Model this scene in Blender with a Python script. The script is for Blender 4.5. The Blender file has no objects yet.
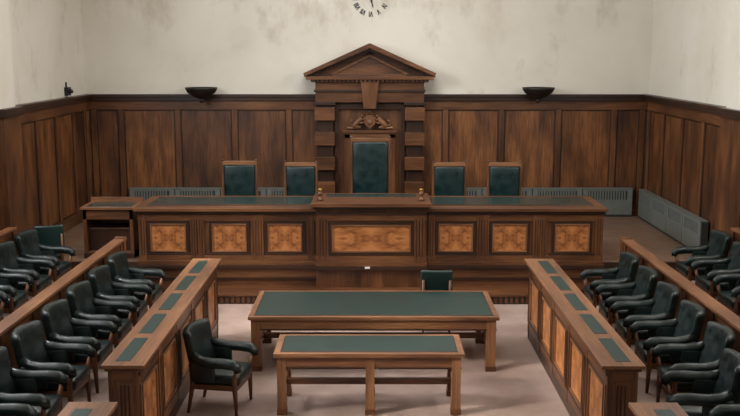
import bpy, bmesh, math, random
from mathutils import Vector, Matrix
random.seed(4)
scene=bpy.context.scene
scene.view_settings.view_transform='Standard'

# ------------------------------------------------------------ materials
def lin(r,g,b):
    f=lambda c:(c/255/12.92) if c/255<=0.04045 else ((c/255+0.055)/1.055)**2.4
    return (f(r),f(g),f(b),1)
def newmat(name):
    m=bpy.data.materials.new(name); m.use_nodes=True
    nt=m.node_tree; nt.nodes.clear()
    o=nt.nodes.new('ShaderNodeOutputMaterial'); p=nt.nodes.new('ShaderNodeBsdfPrincipled')
    nt.links.new(p.outputs[0],o.inputs[0]); return m,nt,p
def N(nt,t,**k):
    n=nt.nodes.new(t)
    for a,v in k.items(): setattr(n,a,v)
    return n
def ramp(nt,stops):
    r=N(nt,'ShaderNodeValToRGB'); e=r.color_ramp.elements
    e[0].position=stops[0][0]; e[0].color=stops[0][1]
    e[1].position=stops[-1][0]; e[1].color=stops[-1][1]
    for p,c in stops[1:-1]:
        x=e.new(p); x.color=c
    return r
def wood(name,axis,cd,cm,cl,rough=0.38,patch=1.0):
    m,nt,p=newmat(name); L=nt.links.new
    tc=N(nt,'ShaderNodeTexCoord'); mp=N(nt,'ShaderNodeMapping')
    s=[26,26,26]; s[axis]=1.3; mp.inputs['Scale'].default_value=s
    L(tc.outputs['Object'],mp.inputs['Vector'])
    n1=N(nt,'ShaderNodeTexNoise'); n1.inputs['Scale'].default_value=1.6; n1.inputs['Detail'].default_value=7
    n1.inputs['Roughness'].default_value=0.6; n1.inputs['Distortion'].default_value=0.6
    L(mp.outputs[0],n1.inputs['Vector'])
    mp2=N(nt,'ShaderNodeMapping'); s2=[1.8,1.8,1.8]; s2[axis]=0.5; mp2.inputs['Scale'].default_value=s2
    L(tc.outputs['Object'],mp2.inputs['Vector'])
    n2=N(nt,'ShaderNodeTexNoise'); n2.inputs['Scale'].default_value=1.3*patch; n2.inputs['Detail'].default_value=3
    L(mp2.outputs[0],n2.inputs['Vector'])
    mx=N(nt,'ShaderNodeMath',operation='MULTIPLY_ADD'); mx.inputs[1].default_value=0.45
    m2=N(nt,'ShaderNodeMath',operation='MULTIPLY'); m2.inputs[1].default_value=0.55
    L(n2.outputs['Fac'],m2.inputs[0]); L(n1.outputs['Fac'],mx.inputs[0]); L(m2.outputs[0],mx.inputs[2])
    r=ramp(nt,[(0.36,cd),(0.5,cm),(0.66,cl)]); L(mx.outputs[0],r.inputs[0]); L(r.outputs[0],p.inputs['Base Color'])
    p.inputs['Roughness'].default_value=rough
    b=N(nt,'ShaderNodeBump'); b.inputs['Strength'].default_value=0.06; b.inputs['Distance'].default_value=0.01
    L(n1.outputs['Fac'],b.inputs['Height']); L(b.outputs[0],p.inputs['Normal'])
    return m
W3=lambda n,*c,**k:[wood(n+'_'+'xyz'[a],a,*c,**k) for a in range(3)]
OAK =W3('walnut',lin(56,32,18),lin(90,55,32),lin(124,81,49))
TABW=W3('table_oak',lin(78,48,30),lin(114,75,49),lin(148,104,70))
DARK=W3('dark_walnut',lin(31,17,10),lin(47,27,16),lin(65,39,24))
WALLW=W3('panelling',lin(48,27,14),lin(84,50,27),lin(124,79,44),rough=0.45,patch=1.4)
WALLA=W3('panelling_light',lin(60,34,17),lin(102,62,33),lin(144,93,52),rough=0.42,patch=1.8)
WALLB=W3('panelling_dark',lin(40,23,12),lin(74,43,23),lin(110,68,38),rough=0.45,patch=1.6)
def simple(name,c,rough=0.5,metal=0,var=0.0,scale=8,bump=0.0,bscale=60,coat=0):
    m,nt,p=newmat(name); L=nt.links.new
    tc=N(nt,'ShaderNodeTexCoord')
    n=N(nt,'ShaderNodeTexNoise'); n.inputs['Scale'].default_value=scale; n.inputs['Detail'].default_value=5
    L(tc.outputs['Object'],n.inputs['Vector'])
    a=tuple(x*(1-var) for x in c[:3])+(1,); b=tuple(min(1,x*(1+var)) for x in c[:3])+(1,)
    r=ramp(nt,[(0.3,a),(0.7,b)]); L(n.outputs['Fac'],r.inputs[0]); L(r.outputs[0],p.inputs['Base Color'])
    p.inputs['Roughness'].default_value=rough; p.inputs['Metallic'].default_value=metal
    p.inputs['Coat Weight'].default_value=coat
    if var>=.25:
        mr=N(nt,'ShaderNodeMapRange'); mr.inputs[1].default_value=.3; mr.inputs[2].default_value=.7; mr.inputs[3].default_value=rough-.08; mr.inputs[4].default_value=rough+.2
        L(n.outputs['Fac'],mr.inputs[0]); L(mr.outputs[0],p.inputs['Roughness'])
    if bump:
        n3=N(nt,'ShaderNodeTexNoise'); n3.inputs['Scale'].default_value=bscale; n3.inputs['Detail'].default_value=3
        L(tc.outputs['Object'],n3.inputs['Vector'])
        bb=N(nt,'ShaderNodeBump'); bb.inputs['Strength'].default_value=bump; bb.inputs['Distance'].default_value=0.01
        L(n3.outputs['Fac'],bb.inputs['Height']); L(bb.outputs[0],p.inputs['Normal'])
    return m
LEATHER=simple('green_leather',lin(9,25,24),0.36,var=0.35,scale=9,bump=0.2,bscale=70)
DESKTOP=simple('green_desk_leather',lin(20,44,41),0.36,var=0.18,scale=3,bump=0.05,bscale=150)
BENCHTOP=simple('bench_desk_leather',lin(44,58,55),0.18,var=0.12,scale=3)
JLEATHER=simple('judge_leather',lin(9,36,36),0.32,var=0.25,scale=5,bump=0.12,bscale=90)
RAD=simple('radiator_paint',lin(104,108,104),0.45,var=0.08)
RADD=simple('radiator_dark',lin(46,49,47),0.6)
BLACK=simple('black_metal',lin(22,20,20),0.5)
BOWL=simple('bronze_bowl',lin(36,28,24),0.45,metal=0.3)
BRASS=simple('brass',lin(190,150,80),0.3,metal=0.9)
PAPER=simple('paper',lin(225,222,212),0.8)

def carpet():
    m,nt,p=newmat('carpet'); L=nt.links.new
    tc=N(nt,'ShaderNodeTexCoord')
    n=N(nt,'ShaderNodeTexNoise'); n.inputs['Scale'].default_value=0.9; n.inputs['Detail'].default_value=8; n.inputs['Roughness'].default_value=0.6
    L(tc.outputs['Object'],n.inputs['Vector'])
    r=ramp(nt,[(0.32,lin(128,107,97)),(0.5,lin(148,126,116)),(0.68,lin(164,142,132))]); L(n.outputs['Fac'],r.inputs[0])
    n2=N(nt,'ShaderNodeTexNoise'); n2.inputs['Scale'].default_value=220
    L(tc.outputs['Object'],n2.inputs['Vector'])
    mx=N(nt,'ShaderNodeMix',data_type='RGBA',blend_type='OVERLAY'); mx.inputs[0].default_value=0.25
    L(r.outputs[0],mx.inputs[6]); L(n2.outputs['Fac'],mx.inputs[7]); L(mx.outputs[2],p.inputs['Base Color'])
    p.inputs['Roughness'].default_value=0.95
    b=N(nt,'ShaderNodeBump'); b.inputs['Strength'].default_value=0.3; b.inputs['Distance'].default_value=0.01
    L(n2.outputs['Fac'],b.inputs['Height']); L(b.outputs[0],p.inputs['Normal'])
    return m
CARPET=carpet()
def parquet():
    m,nt,p=newmat('parquet'); L=nt.links.new
    tc=N(nt,'ShaderNodeTexCoord')
    br=N(nt,'ShaderNodeTexBrick'); br.inputs['Scale'].default_value=3.2; br.inputs['Brick Width'].default_value=1.2; br.inputs['Row Height'].default_value=.28; br.inputs['Mortar Size'].default_value=.01
    br.inputs['Color1'].default_value=lin(134,106,88); br.inputs['Color2'].default_value=lin(114,90,73); br.inputs['Mortar'].default_value=lin(66,48,36)
    L(tc.outputs['Object'],br.inputs['Vector']); L(br.outputs[0],p.inputs['Base Color']); p.inputs['Roughness'].default_value=.42
    return m
PARQUET=parquet()
def plaster():
    m,nt,p=newmat('old_plaster'); L=nt.links.new
    tc=N(nt,'ShaderNodeTexCoord')
    n=N(nt,'ShaderNodeTexNoise'); n.inputs['Scale'].default_value=0.45; n.inputs['Detail'].default_value=8; n.inputs['Roughness'].default_value=0.6; n.inputs['Distortion'].default_value=.3
    L(tc.outputs['Object'],n.inputs['Vector'])
    r=ramp(nt,[(0.3,lin(202,194,178)),(0.44,lin(216,210,197)),(0.62,lin(224,219,208))]); L(n.outputs['Fac'],r.inputs[0])
    mp=N(nt,'ShaderNodeMapping'); mp.inputs['Scale'].default_value=(1.1,1.1,.6); mp.inputs['Location'].default_value=(3.1,0,1.7)
    L(tc.outputs['Object'],mp.inputs['Vector'])
    n4=N(nt,'ShaderNodeTexNoise'); n4.inputs['Scale'].default_value=1.5; n4.inputs['Detail'].default_value=8; n4.inputs['Roughness'].default_value=.65
    L(mp.outputs[0],n4.inputs['Vector'])
    sz=N(nt,'ShaderNodeSeparateXYZ'); L(tc.outputs['Object'],sz.inputs[0])
    mr=N(nt,'ShaderNodeMapRange'); mr.inputs[1].default_value=4.2; mr.inputs[2].default_value=5.6; mr.inputs[3].default_value=0; mr.inputs[4].default_value=.12
    L(sz.outputs[2],mr.inputs[0])
    ad=N(nt,'ShaderNodeMath',operation='ADD'); L(n4.outputs['Fac'],ad.inputs[0]); L(mr.outputs[0],ad.inputs[1])
    r2=ramp(nt,[(0.60,(0,0,0,1)),(0.8,(.5,.5,.5,1))]); L(ad.outputs[0],r2.inputs[0])
    mx=N(nt,'ShaderNodeMix',data_type='RGBA',blend_type='MULTIPLY'); L(r2.outputs[0],mx.inputs[0]); L(r.outputs[0],mx.inputs[6]); mx.inputs[7].default_value=lin(190,178,162)
    L(mx.outputs[2],p.inputs['Base Color']); p.inputs['Roughness'].default_value=0.9
    n2=N(nt,'ShaderNodeTexNoise'); n2.inputs['Scale'].default_value=25; n2.inputs['Detail'].default_value=6
    L(tc.outputs['Object'],n2.inputs['Vector'])
    b=N(nt,'ShaderNodeBump'); b.inputs['Strength'].default_value=0.12; b.inputs['Distance'].default_value=0.01
    L(n2.outputs['Fac'],b.inputs['Height']); L(b.outputs[0],p.inputs['Normal'])
    return m
PLASTER=plaster()
def burl():
    m,nt,p=newmat('burl_veneer'); L=nt.links.new
    uv=N(nt,'ShaderNodeUVMap'); uv.uv_map='UVMap'
    ab=N(nt,'ShaderNodeVectorMath',operation='ABSOLUTE'); L(uv.outputs[0],ab.inputs[0])
    n=N(nt,'ShaderNodeTexNoise'); n.inputs['Scale'].default_value=2.4; n.inputs['Detail'].default_value=6; n.inputs['Distortion'].default_value=1.0
    L(ab.outputs[0],n.inputs['Vector'])
    sp=N(nt,'ShaderNodeSeparateXYZ'); L(ab.outputs[0],sp.inputs[0])
    s=N(nt,'ShaderNodeMath',operation='SUBTRACT'); L(sp.outputs[0],s.inputs[0]); L(sp.outputs[1],s.inputs[1])
    s2=N(nt,'ShaderNodeMath',operation='ABSOLUTE'); L(s.outputs[0],s2.inputs[0])
    a=N(nt,'ShaderNodeMath',operation='MULTIPLY_ADD'); a.inputs[1].default_value=0.28
    L(s2.outputs[0],a.inputs[0]); L(n.outputs['Fac'],a.inputs[2])
    r=ramp(nt,[(0.38,lin(112,64,32)),(0.52,lin(152,94,50)),(0.68,lin(182,120,70)),(0.88,lin(136,82,42))]); L(a.outputs[0],r.inputs[0])
    L(r.outputs[0],p.inputs['Base Color']); p.inputs['Roughness'].default_value=0.4
    return m
BURL=burl()

# ------------------------------------------------------------ mesh builder
class B:
    def __init__(s):
        s.bm=bmesh.new(); s.uv=s.bm.loops.layers.uv.new('UVMap'); s.mats=[]
    def mi(s,m):
        if m not in s.mats: s.mats.append(m)
        return s.mats.index(m)
    def box(s,x0,x1,y0,y1,z0,z1,mat,M=None,ax=None):
        if isinstance(mat,list):
            d=[abs(x1-x0),abs(y1-y0),abs(z1-z0)]
            mat=mat[ax if ax is not None else d.index(max(d))]
        k=s.mi(mat)
        v=[s.bm.verts.new((M@Vector((x,y,z))) if M else (x,y,z)) for x in(x0,x1) for y in(y0,y1) for z in(z0,z1)]
        for f in((0,1,3,2),(4,6,7,5),(0,4,5,1),(2,3,7,6),(0,2,6,4),(1,5,7,3)):
            fc=s.bm.faces.new([v[i] for i in f]); fc.material_index=k
    def merge(s,b2,mat,M=None,smooth=True):
        k=s.mi(mat); mp={}
        for v in b2.verts: mp[v]=s.bm.verts.new((M@v.co) if M else v.co)
        for f in b2.faces:
            try:
                g=s.bm.faces.new([mp[v] for v in f.verts]); g.material_index=k; g.smooth=smooth
            except ValueError: pass
        b2.free()
    def rbox(s,c,size,r,mat,M=None,seg=3,cuts=0,fn=None):
        b=bmesh.new(); bmesh.ops.create_cube(b,size=1)
        for v in b.verts: v.co=Vector((v.co.x*size[0],v.co.y*size[1],v.co.z*size[2]))
        bmesh.ops.bevel(b,geom=b.edges[:],offset=min(r,min(size)*0.49),segments=seg,profile=0.5,affect='EDGES')
        if cuts:
            for a in range(3):
                for i in range(1,cuts+1):
                    p=-size[a]/2+size[a]*i/(cuts+1)
                    no=[0,0,0]; no[a]=1; co=[0,0,0]; co[a]=p
                    bmesh.ops.bisect_plane(b,geom=b.verts[:]+b.edges[:]+b.faces[:],plane_co=co,plane_no=no)
        if fn:
            for v in b.verts: v.co=Vector(fn(v.co))
        for v in b.verts: v.co=v.co+Vector(c)
        s.merge(b,mat,M)
    def lathe(s,c,prof,mat,seg=16,M=None):
        b=bmesh.new(); rings=[]
        for r,z in prof:
            rings.append([b.verts.new((c[0]+r*math.cos(2*math.pi*i/seg),c[1]+r*math.sin(2*math.pi*i/seg),c[2]+z)) for i in range(seg)])
        for j in range(len(rings)-1):
            for i in range(seg):
                i2=(i+1)%seg
                b.faces.new([rings[j][i],rings[j][i2],rings[j+1][i2],rings[j+1][i]])
        b.faces.new(rings[0][::-1]); b.faces.new(rings[-1])
        s.merge(b,mat,M)
    def prism(s,pts,y0,y1,mat,M=None):
        k=s.mi(mat)
        T=lambda x,y,z:(M@Vector((x,y,z))) if M else (x,y,z)
        a=[s.bm.verts.new(T(x,y0,z)) for x,z in pts]; b=[s.bm.verts.new(T(x,y1,z)) for x,z in pts]
        n=len(pts); fs=[s.bm.faces.new(a),s.bm.faces.new(b[::-1])]
        for i in range(n): fs.append(s.bm.faces.new([a[(i+1)%n],a[i],b[i],b[(i+1)%n]]))
        for f in fs: f.material_index=k
    def tube(s,pts,rad,mat,seg=8,M=None):
        b=bmesh.new(); rings=[]
        for i,p in enumerate(pts):
            p=Vector(p); r=rad[i] if isinstance(rad,(list,tuple)) else rad
            d=(Vector(pts[min(i+1,len(pts)-1)])-Vector(pts[max(i-1,0)])).normalized()
            up=Vector((0,0,1)) if abs(d.z)<0.9 else Vector((1,0,0))
            u=d.cross(up).normalized(); w=u.cross(d).normalized()
            rings.append([b.verts.new(p+u*r*math.cos(2*math.pi*k/seg)+w*r*math.sin(2*math.pi*k/seg)) for k in range(seg)])
        for j in range(len(rings)-1):
            for i in range(seg): b.faces.new([rings[j][i],rings[j][(i+1)%seg],rings[j+1][(i+1)%seg],rings[j+1][i]])
        b.faces.new(rings[0][::-1]); b.faces.new(rings[-1])
        s.merge(b,mat,M)
    def ball(s,c,r,mat,M=None):
        b=bmesh.new(); bmesh.ops.create_icosphere(b,subdivisions=2,radius=1)
        for v in b.verts: v.co=Vector((v.co.x*r[0]+c[0],v.co.y*r[1]+c[1],v.co.z*r[2]+c[2]))
        s.merge(b,mat,M)
    def quad(s,pts,mat):
        k=s.mi(mat); v=[s.bm.verts.new(p) for p in pts]; f=s.bm.faces.new(v); f.material_index=k
        for l,uv in zip(f.loops,[(-1,-1),(1,-1),(1,1),(-1,1)]): l[s.uv].uv=uv
    def fpanel(s,o,u,n,w,h,mat=None,frame=0.05):
        o=Vector(o);u=Vector(u);n=Vector(n)
        M=Matrix((( u.x,n.x,0,o.x),(u.y,n.y,0,o.y),(u.z,n.z,1,o.z),(0,0,0,1)))
        hw,hh=w/2,h/2
        g=0 if abs(u.x)>0.5 else 1
        for k,(ww,t,m) in enumerate([(frame,0.022,DARK),(frame*0.45,0.034,TABW)]):
            a,b=hw+(frame if k==0 else -0.0),hh+(frame if k==0 else 0.0)
            s.box(-a,a,0,t,b-ww,b,m[g],M); s.box(-a,a,0,t,-b,-b+ww,m[g],M)
            s.box(-a,-a+ww,0,t,-b+ww,b-ww,m[2],M); s.box(a-ww,a,0,t,-b+ww,b-ww,m[2],M)
        s.quad([M@Vector((x,0.012,zz)) for x,zz in((-hw,-hh),(hw,-hh),(hw,hh),(-hw,hh))],mat or BURL)
    def finish(s,name,origin=(0,0,0),bevel=0.006,rot=0):
        bmesh.ops.recalc_face_normals(s.bm,faces=s.bm.faces[:])
        o=Vector(origin)
        for v in s.bm.verts: v.co-=o
        me=bpy.data.meshes.new(name); s.bm.to_mesh(me); s.bm.free()
        for m in s.mats: me.materials.append(m)
        ob=bpy.data.objects.new(name,me); scene.collection.objects.link(ob); ob.location=o
        ob.rotation_euler=(0,0,rot)
        if bevel:
            md=ob.modifiers.new('bevel','BEVEL'); md.width=bevel; md.segments=2; md.limit_method='ANGLE'; md.angle_limit=math.radians(50)
        return ob
def place(me_ob,loc,rot):
    ob=bpy.data.objects.new(me_ob.name.split('.')[0],me_ob.data); scene.collection.objects.link(ob)
    ob.location=loc; ob.rotation_euler=(0,0,rot)
    return ob

# ------------------------------------------------------------ room dims
XL,XR,YB=-6.32,6.06,21.0; YN=-4.0; ZC=7.6; ZP=3.30
DZ=0.60
b=B(); b.box(XL-.3,XR+.3,YN-.3,YB+.3,-0.15,0,CARPET); b.finish('floor',bevel=0)
b=B(); b.box(XL,XR,YB,YB+0.25,0,ZC,PLASTER); b.finish('wall_back',bevel=0)
b=B(); b.box(XL-.25,XR+.25,YN-.25,YN,0,ZC,PLASTER); b.finish('wall_front',bevel=0)
b=B(); b.box(XL-.25,XR+.25,YN-.25,YB+.25,ZC,ZC+.2,PLASTER); b.finish('ceiling',bevel=0)
WINS=[(1.2,4.2),(6.2,9.2),(11.2,14.2)]; WZ0,WZ1=4.4,6.9
for side,x0,x1 in(('left',XL-.25,XL),('right',XR,XR+.25)):
    b=B(); b.box(x0,x1,YN,YB,0,WZ0,PLASTER); b.box(x0,x1,YN,YB,WZ1,ZC,PLASTER)
    ys=[YN]+[v for w in WINS for v in w]+[YB]
    for i in range(0,len(ys),2): b.box(x0,x1,ys[i],ys[i+1],WZ0,WZ1,PLASTER)
    b.finish('wall_'+side,bevel=0)
WHITE=simple('window_paint',lin(225,225,220),0.5)
k=0
for x0 in(XL-.2,XR+.1):
    for (a,c) in WINS:
        k+=1; b=B()
        for y in[a,c-.07]+[a+(c-a)*j/4-.02 for j in(1,2,3)]: b.box(x0,x0+.09,y,y+(.07 if y in(a,c-.07) else .04),WZ0,WZ1,WHITE)
        for z in(WZ0,WZ1-.07,(WZ0+WZ1)/2): b.box(x0,x0+.09,a,c,z,z+.07,WHITE)
        b.finish('window_%d'%k,bevel=0)
b=B(); b.box(XL,-6.1,15.6,16.25,0.4,ZC,PLASTER); b.box(XL,-6.04,15.55,16.29,0.4,ZP-.1,WALLW,ax=2)
b.box(XL,-5.98,15.5,16.34,ZP-.14,ZP,DARK); b.finish('wall_pier',bevel=0.004)
b=B(); b.box(5.9,XR,15.0,15.95,0.4,ZC,PLASTER); b.box(5.84,XR,14.95,16.0,0.4,ZP-.1,WALLW,ax=2)
b.box(5.78,XR,14.9,16.05,ZP-.14,ZP,DARK); b.finish('wall_pier',bevel=0.004)

# ------------------------------------------------------------ dais & platforms
b=B(); b.box(XL,XR,16.3,YB,0,DZ-.02,DARK,ax=0); b.box(XL,XR,16.3,YB,DZ-.02,DZ,PARQUET); b.finish('floor_dais',bevel=0)
for sg,xw in((-1,XL),(1,XR)):
    b=B(); a,c=sorted((sg*2.66,sg*4.08)); b.box(a,c,2.5,15.2,0,.18,DARK); b.box(a,c,2.5,15.2,.18,.2,CARPET)
    b.finish('floor_tier',bevel=0)
    b=B(); a,c=sorted((sg*4.08,xw)); b.box(a,c,2.5,16.3,0,.38,DARK); b.box(a,c,2.5,16.3,.38,.4,CARPET)
    b.finish('floor_tier',bevel=0)

# ------------------------------------------------------------ wall panelling
def panelling(name,along,fix,sgn,a,c,z0,stiles):
    b=B()
    def bx(p,q,d0,d1,zz0,zz1,m,ax=None):
        if along==0: b.box(p,q,fix-d1,fix-d0,zz0,zz1,m,ax=ax)
        else:
            x0,x1=sorted((fix+sgn*d0,fix+sgn*d1)); b.box(x0,x1,p,q,zz0,zz1,m,ax=ax)
    bx(a,c,0,.02,z0,ZP-.1,WALLW,ax=2)
    es=[a]+list(stiles)+[c]
    for i in range(len(es)-1):
        if es[i+1]-es[i]>.15: bx(es[i]+.0,es[i+1],.02,.032,z0+.2,ZP-.3,random.choice([WALLA,WALLW,WALLB]),ax=2)
    for s in stiles:
        bx(s-.06,s+.06,.03,.065,z0+.2,ZP-.3,OAK,ax=2); bx(s-.085,s-.06,.03,.05,z0+.2,ZP-.3,DARK); bx(s+.06,s+.085,.03,.05,z0+.2,ZP-.3,DARK)
    bx(a,c,.03,.07,ZP-.34,ZP-.12,OAK); bx(a,c,.03,.05,ZP-.365,ZP-.34,DARK)
    bx(a,c,0,.13,ZP-.14,ZP-.06,DARK); bx(a,c,0,.17,ZP-.06,ZP,DARK)
    bx(a,c,.03,.07,z0,z0+.25,WALLW); bx(a,c,.03,.05,z0+.25,z0+.275,DARK)
    return b.finish(name,bevel=0.005)
panelling('trim_1',0,YB,1,XL,-1.2,DZ,[-6.15,-5.55,-4.3,-3.05,-1.85])
panelling('trim_2',0,YB,1,1.1,XR,DZ,[1.6,2.83,4.08,5.3,5.92])
panelling('trim_3',1,XL,1,16.36,YB-.17,DZ,[16.6,17.7,18.8,19.9,20.7])
panelling('trim_4',1,XR,-1,16.05,YB-.17,DZ,[16.2,17.3,18.5,19.7,20.7])
panelling('trim_5',1,XL,1,2.5,15.5,.4,[8,9.2,10.4,11.6,12.8,14,15.2])
panelling('trim_6',1,XR,-1,2.5,14.9,.4,[8,9.2,10.4,11.6,12.8,14,14.7])
b=B(); b.box(XL,XL+.08,19.55,19.75,3.33,3.5,BLACK); b.box(XL,XL+.03,19.63,19.66,3.5,3.6,BLACK); b.lathe((XL+.1,19.65,3.42),[(.05,-.04),(.06,0),(.03,.04)],BOWL,12)
b.finish('wall_bell',(XL,19.65,3.4),bevel=0)

# ------------------------------------------------------------ radiators
def radiator(along,fix,sgn,a,c,z0,h=.64,dp=.14):
    b=B()
    def bx(p,q,d0,d1,zz0,zz1,m):
        if along==0: b.box(p,q,fix-d1,fix-d0,zz0,zz1,m)
        else:
            x0,x1=sorted((fix+sgn*d0,fix+sgn*d1)); b.box(x0,x1,p,q,zz0,zz1,m)
    bx(a,c,0,dp-.02,z0,z0+h-.02,RADD)
    n=max(1,round((c-a)/1.0)); w=(c-a)/n
    for i in range(n):
        p=a+i*w
        bx(p+.012,p+w-.012,dp-.02,dp,z0+.05,z0+.38,RAD); bx(p+.012,p+w-.012,dp-.02,dp,z0+h-.06,z0+h-.02,RAD)
        bx(p+.012,p+.12,dp-.02,dp,z0+.38,z0+h-.06,RAD); bx(p+w-.12,p+w-.012,dp-.02,dp,z0+.38,z0+h-.06,RAD)
        m=int((w-.26)/.06)
        for j in range(m): bx(p+.14+j*.06,p+.172+j*.06,dp-.02,dp-.003,z0+.38,z0+h-.06,RAD)
    bx(a,c,0,dp+.01,z0+h-.02,z0+h,RAD)
    o=((a+c)/2,fix,z0) if along==0 else (fix,(a+c)/2,z0)
    b.finish('radiator',o,bevel=0)
radiator(0,YB-.07,1,-5.4,-1.35,DZ)
radiator(0,YB-.07,1,1.3,5.75,DZ)
radiator(1,XR-.07,-1,16.7,20.7,DZ)

# ------------------------------------------------------------ aedicule behind presiding seat
def aedicule():
    cx=-.07; b=B(); yb=YB
    def bx(x0,x1,y0,z0,z1,m=OAK,ax=None,y1=yb): b.box(cx+x0,cx+x1,y0,y1,z0,z1,m,ax=ax)
    bx(-1.16,1.16,20.8,DZ,3.36,WALLW,ax=2)
    for sg in(-1,1):
        a,c=sorted((sg*1.15,sg*.80)); bx(a,c,20.68,DZ,3.1,DARK)
        a,c=sorted((sg*1.19,sg*.76))
        for i in range(5):
            zt=3.03-i*.54; bx(a,c,20.56,max(DZ,zt-.28),zt,OAK,ax=0)
        a,c=sorted((sg*1.22,sg*.74)); bx(a,c,20.55,3.08,3.14,DARK)
        a,c=sorted((sg*.76,sg*.68)); bx(a,c,20.72,DZ,3.0,DARK)
    bx(-.76,.76,20.72,2.98,3.1,DARK)
    bx(-1.17,1.17,20.58,3.14,3.38,OAK); bx(-1.2,1.2,20.54,3.36,3.41,DARK)
    bx(-1.17,1.17,20.57,3.41,3.58,OAK)
    bx(-1.26,1.26,20.48,3.58,3.63,DARK); bx(-1.36,1.36,20.38,3.63,3.70,OAK)
    for i in range(27):
        x=-1.2+i*.0923; bx(x-.025,x+.025,20.44,3.575,3.628,OAK,ax=2)
    hw=1.39; z0=3.70; za=4.36
    b.prism([(cx-hw+.12,z0),(cx+hw-.12,z0),(cx,za-.1)],20.66,yb,WALLW[0])
    for sg in(-1,1):
        for (off,th,y,m) in((0,.07,20.34,OAK[0]),(-.07,.06,20.44,DARK[0])):
            b.prism([(cx+sg*(hw+.0),z0+off*.3),(cx+sg*(hw+.02),z0+th+off*.3) ,(cx,za+off+.04),(cx,za+off-th)],y,yb,m)
        b.prism([(cx+sg*.75,z0+.04),(cx+sg*.87,z0+.04),(cx,z0+.47),(cx,z0+.41)],20.62,20.66,TABW[0])
    bx(-.8,.8,20.62,z0,z0+.04,OAK,y1=20.66)
    b.prism([(cx-.13,3.01),(cx+.13,3.01),(cx+.19,3.58),(cx-.19,3.58)],20.46,20.8,OAK[2])
    bx(-.50,.50,20.74,DZ,2.5,OAK,ax=2)
    for sg in(-1,1):
        a,c=sorted((sg*.55,sg*.43)); bx(a,c,20.66,DZ,2.45,OAK,y1=20.76)
    bx(-.60,.60,20.62,2.47,2.53,OAK,y1=20.76); bx(-.55,.55,20.66,2.36,2.47,TABW,y1=20.76)
    y=20.64; z=2.53; m=TABW[0]
    b.prism([(cx-.12,z+.3),(cx+.12,z+.3),(cx+.12,z+.15),(cx,z+.03),(cx-.12,z+.15)],y-.05,20.8,TABW[2])
    b.ball((cx,y-.03,z+.185),(.07,.05,.08),m)
    b.box(cx-.08,cx+.08,y-.04,20.8,z+.3,z+.33,TABW)
    for i in range(5): b.ball((cx-.07+i*.035,y-.01,z+.355+.012*(2-abs(i-2))),(.018,.025,.028),m)
    b.ball((cx,y-.01,z+.41),(.02,.02,.02),m)
    for sg in(-1,1):
        b.tube([(cx+sg*.36,y,z+.08),(cx+sg*.30,y-.01,z+.15),(cx+sg*.22,y-.01,z+.23),(cx+sg*.18,y-.02,z+.29)],[.05,.06,.055,.035],m)
        b.ball((cx+sg*.165,y-.03,z+.315),(.045,.04,.035),m)
        b.tube([(cx+sg*.22,y-.02,z+.23),(cx+sg*.15,y-.04,z+.24),(cx+sg*.12,y-.04,z+.27)],[.022,.018,.014],m)
        b.tube([(cx+sg*.25,y-.02,z+.18),(cx+sg*.17,y-.04,z+.16),(cx+sg*.13,y-.04,z+.19)],[.022,.018,.014],m)
        b.tube([(cx+sg*.34,y-.01,z+.1),(cx+sg*.26,y-.03,z+.09),(cx+sg*.24,y-.03,z+.05)],[.03,.02,.018],m)
        b.tube([(cx+sg*.37,y,z+.1),(cx+sg*.44,y,z+.13),(cx+sg*.43,y,z+.21),(cx+sg*.38,y,z+.22)],[.016,.014,.014,.022],m)
        b.tube([(cx+sg*.50,y,z+.06),(cx+sg*.40,y,z+.05),(cx+sg*.2,y,z+.07)],[.035,.03,.025],m)
    return b.finish('pediment_canopy',(cx,YB,DZ),bevel=0.005)
aedicule()
# ------------------------------------------------------------ sconces
for x in(-3.70,3.56):
    b=B(); b.lathe((x,YB-.40,3.25),[(.04,-.04),(.09,-.02),(.2,.03),(.30,.10),(.34,.17),(.35,.21),(.32,.21),(.26,.14),(.05,.09)],BOWL,24)
    b.box(x-.05,x+.05,YB-.40,YB-.17,3.22,3.28,BOWL); b.ball((x,YB-.40,3.18),(.05,.05,.06),BOWL)
    b.finish('wall_uplighter',(x,YB,3.2),bevel=0)
# ------------------------------------------------------------ wall clock
def clock():
    b=B(); cx,cz=-.05,5.36; y=YB
    num=['XII','I','II','III','IV','V','VI','VII','VIII','IX','X','XI']
    for i,t in enumerate(num):
        a=math.pi/2-i*math.pi/6; R=.34
        M=Matrix.Translation((cx+R*math.cos(a),y,cz+R*math.sin(a)))@Matrix.Rotation(-(a-math.pi/2),4,'Y')
        ws={'I':.026,'V':.064,'X':.064}; W=sum(ws[c] for c in t); p=-W/2
        for c in t:
            q=p+ws[c]/2
            if c=='I': b.box(q-.008,q+.008,-.012,0,-.055,.055,BLACK,M)
            elif c=='V':
                for s in(-1,1): b.box(-.008,.008,-.012,0,-.056,.056,BLACK,M@Matrix.Translation((q+s*.012,0,0))@Matrix.Rotation(s*.23,4,'Y'))
            else:
                for s in(-1,1): b.box(-.008,.008,-.012,0,-.06,.06,BLACK,M@Matrix.Translation((q,0,0))@Matrix.Rotation(s*.42,4,'Y'))
            p+=ws[c]
    for ang,l,w in((2.9,.2,.022),(-.5,.26,.016)):
        b.prism([(-w,-.05),(w,-.05),(w*.4,l),(-w*.4,l)],-.03,-.015,BLACK,Matrix.Translation((cx,y,cz))@Matrix.Rotation(ang,4,'Y'))
    b.lathe((0,0,0),[(.035,0),(.035,.04)],BLACK,16,Matrix.Translation((cx,y,cz))@Matrix.Rotation(math.pi/2,4,'X'))
    b.finish('wall_clock',(cx,y,cz),bevel=0)
clock()

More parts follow.
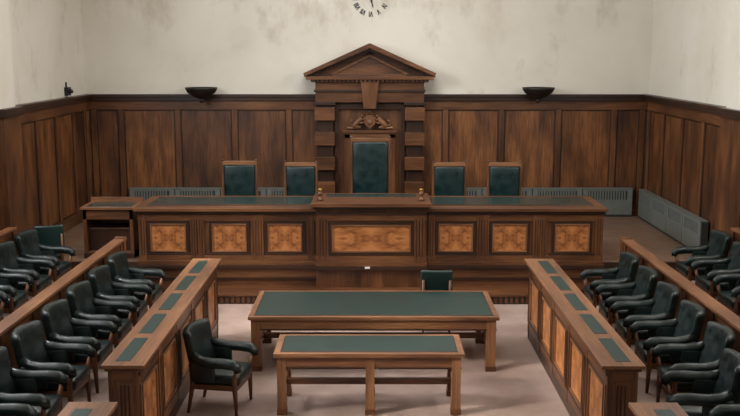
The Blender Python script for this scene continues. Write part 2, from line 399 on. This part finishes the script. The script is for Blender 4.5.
# ------------------------------------------------------------ judges' bench
def bench():
    b=B(); Y=16.2; X0,X1=-4.08,4.0; ZT=1.56; cx=-.03
    b.box(X0,X1,Y-.02,17.5,0,.5,OAK); b.box(X0-.02,X1+.02,Y-.08,17.5,.5,.56,DARK); b.box(X0-.01,X1+.01,Y-.04,17.5,.56,.63,OAK)
    b.box(X0+.0,X1-.0,Y-.05,17.5,0,.12,DARK); b.box(X0,X1,Y-.05,Y,.3,.34,DARK)
    b.box(X0,X1,Y+.03,17.5,.6,ZT-.05,OAK,ax=2)
    b.box(X0,X1,Y,Y+.05,.63,.72,OAK); b.box(X0,X1,Y,Y+.05,1.33,1.44,OAK); b.box(X0,X1,Y-.015,Y+.05,1.44,1.47,DARK)
    b.box(X0-.02,X1+.02,Y-.04,17.56,ZT-.1,ZT-.05,DARK); b.box(X0-.05,X1+.05,Y-.09,17.6,ZT-.05,ZT,OAK)
    for a,c in((X0+.12,cx-1.08),(cx+1.08,X1-.12)):
        b.box(a,c,Y+.38,17.42,ZT,ZT+.006,BENCHTOP)
        b.box(a,c,Y+.26,Y+.30,ZT,ZT+.008,DARK)
    ps=[(-3.56,.62),(-2.5,.60),(-1.53,.60),(1.44,.60),(2.38,.60),(3.46,.60)]
    for x,w in ps:
        b.fpanel((x,Y+.03,1.03),(1,0,0),(0,-1,0),w,.50,frame=.05)
        b.box(x-w/2-.1,x+w/2+.1,Y,Y+.05,.72,.755,DARK)
    for x in(-4.0,-3.12,-2.99,-2.06,-1.96,-1.08,1.02,1.86,1.96,2.84,2.96,3.92):
        b.box(x-.055,x+.055,Y-.005,Y+.05,.63,1.44,OAK)
        for d in(-.022,.022): b.box(x+d-.006,x+d+.006,Y-.012,Y,.72,1.36,DARK)
    for sx,nx in((X0,-1),(X1,1)):
        for yy in(16.55,17.1): b.fpanel((sx,yy,1.03),(0,1,0),(nx,0,0),.36,.5,frame=.04)
    a,c=cx-.95,cx+.95; yc=Y-.14
    b.box(a,c,yc+.03,Y+.9,0,ZT+.02,OAK,ax=2); b.box(a-.02,c+.02,yc-.06,Y,.5,.56,DARK); b.box(a-.01,c+.01,yc-.02,Y,.56,.63,OAK); b.box(a-.01,c+.01,yc-.03,Y,0,.12,DARK)
    b.box(a,c,yc,yc+.05,.63,.74,OAK); b.box(a,c,yc,yc+.05,1.36,1.5,OAK); b.box(a,c,yc-.015,yc+.05,1.46,1.5,DARK)
    b.fpanel((cx,yc+.03,1.045),(1,0,0),(0,-1,0),1.36,.48,frame=.055)
    for x in(a+.07,a+.17,c-.07,c-.17): b.box(x-.04,x+.04,yc-.005,yc+.05,.63,1.5,OAK); b.box(x-.008,x+.008,yc-.012,yc,.72,1.4,DARK)
    b.box(a-.04,c+.04,yc-.05,Y+.95,ZT+.0,ZT+.05,DARK); b.box(a-.08,c+.08,yc-.1,Y+1.0,ZT+.05,ZT+.11,OAK)
    b.box(a+.15,c-.15,Y+.55,Y+.9,ZT+.11,ZT+.115,BENCHTOP)
    b.box(-.14,-.05,yc-.075,yc-.06,.53,.565,PAPER)
    b.box(-2.75,2.75,15.6,Y-.02,.14,.18,OAK); b.box(-2.72,2.72,15.64,Y-.05,0,.14,DARK)
    for i in range(60): x=-2.68+i*.091; b.box(x,x+.05,15.625,15.64,.02,.13,OAK)
    for x in(-.92,.84):
        z=1.67
        b.lathe((x,16.32,z),[(.055,0),(.06,.03),(.035,.05),(.025,.08),(.045,.1),(.05,.13),(.03,.16),(.025,.17)],OAK[2],16)
        b.lathe((x,16.32,z+.17),[(.03,0),(.04,.015),(.035,.04)],BRASS,16)
    b.finish('judges_bench',(0,16.9,0),bevel=0.006)
bench()

# ------------------------------------------------------------ judges' chairs
def judge_chair(name,loc,w,h,rot=0):
    b=B(); hw=w/2; sz=.46
    for sx in(-1,1):
        b.box(sx*hw-.025,sx*hw+.025,.22,.28,0,h,TABW)
        b.box(sx*hw-.035,sx*hw+.035,-.34,-.27,0,.66,OAK)
        b.rbox((sx*hw,-.04,.68),(.08,.58,.06),.02,JLEATHER)
        b.box(sx*hw-.03,sx*hw+.03,-.3,.25,.36,.42,OAK)
        b.lathe((sx*hw,.25,h),[(.03,0),(.035,.02),(.015,.035)],OAK[2],10)
    b.box(-hw,hw,.215,.285,h-.075,h+.0,TABW); b.box(-hw,hw,.225,.275,.5,.56,OAK); b.box(-hw,hw,-.33,-.28,.34,.42,OAK)
    b.box(-hw,hw,.27,.285,.55,h-.06,OAK,ax=2)
    b.rbox((0,-.02,sz),(w-.04,.58,.12),.04,JLEATHER)
    b.rbox((0,.215,(.56+h-.075)/2),(w-.045,.09,h-.075-.56),.035,JLEATHER,cuts=3,fn=lambda c:(c.x,c.y-.02*(1-(2*c.x/w)**2)*(1 if c.y<0 else 0),c.z))
    o=b.finish(name,bevel=.008); o.location=loc; o.rotation_euler=(0,0,rot)
s=51.8
for x,w,r in((239,36,.03),(299.5,34,-.06),(450.5,35,.05),(505,35,-.04)):
    judge_chair('judge_chair',((x-373)/s,18.1,DZ),w/s-.05,1.53 if x<260 else 1.5,r)
judge_chair('presiding_throne_chair',(-.05,18.3,DZ),.74,1.96,0)

# ------------------------------------------------------------ leather armchair
def armchair_mesh(name='leather_armchair'):
    b=B()
    b.rbox((0,-.04,.42),(.56,.58,.14),.05,LEATHER,cuts=3,fn=lambda c:(c.x,c.y,c.z+(.025*(1-(c.x/.28)**2)*(1-(c.y/.29)**2) if c.z>0 else 0)))
    b.box(-.28,.28,-.30,.24,.30,.37,OAK)
    Mb=Matrix.Translation((0,.27,.42))@Matrix.Rotation(-.17,4,'X')
    def bk(c):
        k=(c.x/.32); return (c.x*(1+.06*(c.z/.28)),c.y-.10*k*k,c.z+.025*(1-k*k)*(1 if c.z>0 else 0))
    b.rbox((0,0,.28),(.64,.11,.58),.045,LEATHER,M=Mb,cuts=5,fn=bk)
    for sx in(-1,1):
        pts=[(sx*.30,.22,.72),(sx*.335,.12,.675),(sx*.345,0,.655),(sx*.345,-.16,.655),(sx*.34,-.28,.645),(sx*.335,-.33,.61),(sx*.33,-.335,.56)]
        b.tube(pts,[.05,.056,.06,.062,.062,.056,.045],LEATHER,10)
        b.rbox((sx*.315,.10,.53),(.06,.30,.26),.025,LEATHER)
        b.tube([(sx*.32,-.31,.57),(sx*.305,-.28,.45),(sx*.295,-.28,.33),(sx*.285,-.29,.0)],[.026,.028,.032,.019],OAK[2],8)
        b.tube([(sx*.27,.27,.60),(sx*.275,.24,.38),(sx*.27,.31,.0)],[.024,.032,.019],OAK[2],8)
        b.box(sx*.285-.012,sx*.285+.012,-.28,.25,.31,.37,OAK)
    return b.finish(name,bevel=0)
A=armchair_mesh()
A.location=(-1.84,10.95,0); A.rotation_euler=(0,0,math.radians(80))
R90=math.pi/2
def jit(): return random.uniform(-.06,.06)
for sg in(-1,1):
    for i in range(9):
        x=3.58; y=14.0-i*.95
        r=sg*(-R90)+jit()
        if sg==1 and i==5: x=3.36; r+=-.22
        place(A,(sg*x,y,.2),r)
    for i in range(6):
        place(A,(sg*5.22,14.75-i*.95,.4),sg*(-R90)+jit())
def side_chair(loc,rot):
    b=B()
    b.rbox((0,-.02,.45),(.46,.46,.09),.035,LEATHER); b.box(-.22,.22,-.22,.2,.37,.41,OAK)
    Mb=Matrix.Translation((0,.22,.5))@Matrix.Rotation(-.12,4,'X')
    b.rbox((0,0,.28),(.48,.06,.44),.028,DESKTOP,M=Mb,cuts=3,fn=lambda c:(c.x,c.y-.8*c.x*c.x*.6,c.z))
    for sx in(-1,1):
        b.tube([(sx*.2,-.2,.4),(sx*.2,-.21,0)],[.025,.016],OAK[2],8)
        b.tube([(sx*.2,.29,.85),(sx*.2,.22,.45),(sx*.2,.27,0)],[.018,.024,.016],OAK[2],8)
        b.box(sx*.2-.01,sx*.2+.01,-.2,.22,.2,.23,OAK)
    o=b.finish('upholstered_chair',bevel=0); o.location=loc; o.rotation_euler=(0,0,rot)
side_chair((.97,14.15,0),math.pi-.05)
side_chair((-5.45,15.65,.4),math.radians(200))

# ------------------------------------------------------------ tables
def table(name,x0,x1,y0,y1,h,leg,mids,ap=.13):
    b=B(); t=.045
    b.box(x0,x1,y0,y1,h-t,h,TABW); bd=.085
    b.box(x0+bd,x1-bd,y0+bd,y1-bd,h,h+.004,DESKTOP)
    b.box(x0+bd-.01,x1-bd+.01,y0+bd-.01,y0+bd,h,h+.006,DARK); b.box(x0+bd-.01,x1-bd+.01,y1-bd,y1-bd+.01,h,h+.006,DARK)
    b.box(x0+bd-.01,x0+bd,y0+bd,y1-bd,h,h+.006,DARK); b.box(x1-bd,x1-bd+.01,y0+bd,y1-bd,h,h+.006,DARK)
    i=.04
    b.box(x0+i,x1-i,y0+i,y0+i+.03,h-t-ap,h-t,TABW); b.box(x0+i,x1-i,y1-i-.03,y1-i,h-t-ap,h-t,TABW)
    b.box(x0+i,x0+i+.03,y0+i,y1-i,h-t-ap,h-t,TABW); b.box(x1-i-.03,x1-i,y0+i,y1-i,h-t-ap,h-t,TABW)
    b.box(x0+i-.008,x1-i+.008,y0+i-.008,y0+i+.03,h-t-ap-.02,h-t-ap,DARK)
    for x in[x0+i,x1-i-leg]+mids:
        for y in(y0+i-.01,y1-i-leg+.01):
            b.box(x-.005,x+leg,y,y+leg,0,h-t,TABW); b.box(x-.012,x+leg+.008,y-.008,y+leg+.008,0,.07,OAK)
        b.box(x+leg*.25,x+leg*.75,y0+i,y1-i,.26,.33,OAK)
    b.box(x0+i+leg/2,x1-i-leg/2,(y0+y1)/2-.03,(y0+y1)/2+.03,.26,.33,OAK)
    b.finish(name,((x0+x1)/2,(y0+y1)/2,0),bevel=.006)
table('counsel_table',-1.66,1.68,12.18,13.6,.76,.12,[])
table('counsel_table',-1.16,1.07,10.63,11.42,.76,.10,[-.08])

# ------------------------------------------------------------ boxes
def screen(sg,y0,y1,n):
    b=B(); xi,xo=2.32,2.62; ZT=1.19
    def bx(a,c,ya,yb_,z0,z1,m,ax=None):
        p,q=sorted((sg*a,sg*c)); b.box(p,q,ya,yb_,z0,z1,m,ax=ax)
    bx(xi+.03,xi+.16,y0+.12,y1-.12,0,ZT-.05,OAK,ax=2)
    bx(xi,xi+.05,y0,y1,0,.16,DARK); bx(xi,xi+.05,y0,y1,.16,.26,OAK); bx(xi,xi+.05,y0,y1,ZT-.22,ZT-.1,OAK); bx(xi-.015,xi+.05,y0,y1,ZT-.12,ZT-.09,DARK)
    w=(y1-y0)/n
    for i in range(n+1):
        y=y0+i*w; bx(xi-.005,xi+.05,max(y0,y-.08),min(y1,y+.08),.1,ZT-.1,OAK,ax=2)
        for d in(-.03,.03):
            if y0<y+d<y1: bx(xi-.012,xi,y+d-.006,y+d+.006,.26,ZT-.22,DARK)
    for i in range(n):
        b.fpanel((sg*(xi+.03),y0+(i+.5)*w,.61),(0,1,0),(-sg,0,0),w-.30,.62,frame=.05)
    bx(xi-.03,xo+.03,y0-.02,y1+.05,ZT-.07,ZT-.035,OAK); bx(xi-.07,xo+.06,y0-.045,y1+.08,ZT-.035,ZT,TABW)
    for i in range(n): bx(xi+.10,xo-.05,y0+i*w+.09,y0+(i+1)*w-.09,ZT,ZT+.004,DESKTOP)
    for ya,yb_ in((y0,y0+.12),(y1-.12,y1)):
        bx(xi+.0,xo,ya+.005,yb_-.005,0,ZT-.07,TABW,ax=2)
    for a,c in((xi,xi+.06),(xo-.06,xo)): bx(a,c,y0-.015,y0+.01,.14,ZT-.07,OAK)
    bx(xi+.06,xo-.06,y0-.015,y0+.01,ZT-.17,ZT-.07,OAK)
    for k in range(3): bx(xi+.10+k*.04,xi+.112+k*.04,y0-.006,y0+.01,.2,ZT-.22,DARK)
    bx(xi-.01,xo+.01,y0-.025,y0+.12,0,.14,DARK)
    b.finish('jury_box_screen',(sg*2.47,(y0+y1)/2,0),bevel=.005)
for sg in(-1,1):
    screen(sg,9.0,13.75,5); screen(sg,4.2,7.9,4)
    b=B()
    def bx(a,c,ya,yb_,z0,z1,m,ax=None):
        p,q=sorted((sg*a,sg*c)); b.box(p,q,ya,yb_,z0,z1,m,ax=ax)
    bx(4.08,4.16,5.0,15.2,.2,1.19,OAK,ax=2); bx(4.03,4.21,4.95,15.25,1.19,1.23,TABW); bx(4.06,4.18,5,15.22,1.15,1.19,DARK)
    bx(4.06,4.08,5,15.2,.2,.36,DARK)
    for i in range(11): bx(4.06,4.08,5+i*1.0,5.1+i*1.0,.36,1.15,OAK)
    bx(4.04,4.2,15.1,15.24,.4,1.25,OAK)
    b.finish('tier_divider',(sg*4.12,11.6,.2),bevel=.006)
    b=B(); bx(5.74,5.8,5.0,14.9,.4,1.42,OAK,ax=2); bx(5.7,5.84,4.95,14.93,1.42,1.46,TABW); bx(5.71,5.83,14.8,14.93,.4,1.42,OAK)
    for i in range(9): bx(5.725,5.74,5+i*1.1,5.1+i*1.1,.4,1.42,OAK)
    b.finish('back_rail',(sg*5.77,11.5,.4),bevel=.006)

# ------------------------------------------------------------ witness stand
b=B(); x0,x1,y0,y1=-5.12,-4.24,16.5,17.15; z0,z1=DZ,1.52
b.box(x0,x0+.06,y0,y1,z0,z1-.04,OAK,ax=2); b.box(x1-.06,x1,y0,y1,z0,z1-.04,OAK,ax=2); b.box(x0,x1,y1-.04,y1,z0,z1-.04,OAK,ax=2)
b.box(x0,x1,y0,y0+.04,z1-.22,z1-.04,OAK); b.box(x0,x1,y0+.02,y1,z0,z0+.12,OAK); b.box(x0,x1,y0+.1,y1,1.1,1.13,OAK)
b.box(x0+.06,x1-.06,y0+.12,y0+.15,z0+.12,1.1,DARK,ax=2)
b.box(x0-.04,x1+.04,y0-.04,y1+.04,z1-.04,z1,TABW); b.box(x0+.04,x1-.04,y0+.05,y1-.05,z1,z1+.005,BENCHTOP)
b.box(x0-.04,x1+.04,y1,y1+.04,z1,z1+.08,TABW); b.box(x0-.01,x1+.01,y0-.015,y0+.02,z0,z0+.1,DARK)
b.finish('witness_stand',(-4.68,16.8,DZ),bevel=.006)

# ------------------------------------------------------------ lights
def area(name,loc,rot,sx,sy,e,col,spread=math.pi):
    l=bpy.data.lights.new(name,'AREA'); l.shape='RECTANGLE'; l.size=sx; l.size_y=sy; l.energy=e; l.color=col; l.spread=spread
    o=bpy.data.objects.new(name,l); scene.collection.objects.link(o); o.location=loc; o.rotation_euler=rot
    return o
cool=(.95,.98,1.0); warm=(1,.96,.9)
for i,(a,c) in enumerate(WINS):
    area('window_light',(XL+.05,(a+c)/2,(WZ0+WZ1)/2),(0,-math.radians(70),0),2.4,2.9,(110,220,500)[i],cool)
    area('window_light',(XR-.05,(a+c)/2,(WZ0+WZ1)/2),(0,math.radians(70),0),2.4,2.9,(60,90,270)[i],warm)
area('skylight',(0,15.5,ZC-.05),(0,0,0),4,5,310,(1,.98,.95))
# narrow area lamps added at the left windows, standing in for sun on the floor
for (src,tgt,e) in(((XL+.1,7.7,5.7),(2.0,11.6,0),26),((XL+.1,12.7,5.7),(-1.4,14.7,0),14)):
    d=Vector(tgt)-Vector(src)
    area('window_sunbeam',src,d.to_track_quat('-Z','Y').to_euler(),1.2,1.6,e,(1,.93,.84),math.radians(24))
w=bpy.data.worlds.new('sky'); scene.world=w; w.use_nodes=True
w.node_tree.nodes['Background'].inputs[0].default_value=(.75,.85,1,1); w.node_tree.nodes['Background'].inputs[1].default_value=1.0

# ------------------------------------------------------------ camera
cd=bpy.data.cameras.new('camera'); cam=bpy.data.objects.new('camera',cd); scene.collection.objects.link(cam)
cd.sensor_width=36; cd.lens=950/740*36; cd.clip_end=200
cam.location=(0,0,4.25); cam.rotation_euler=(math.radians(90-9.43),0,math.radians(.18)); scene.camera=cam
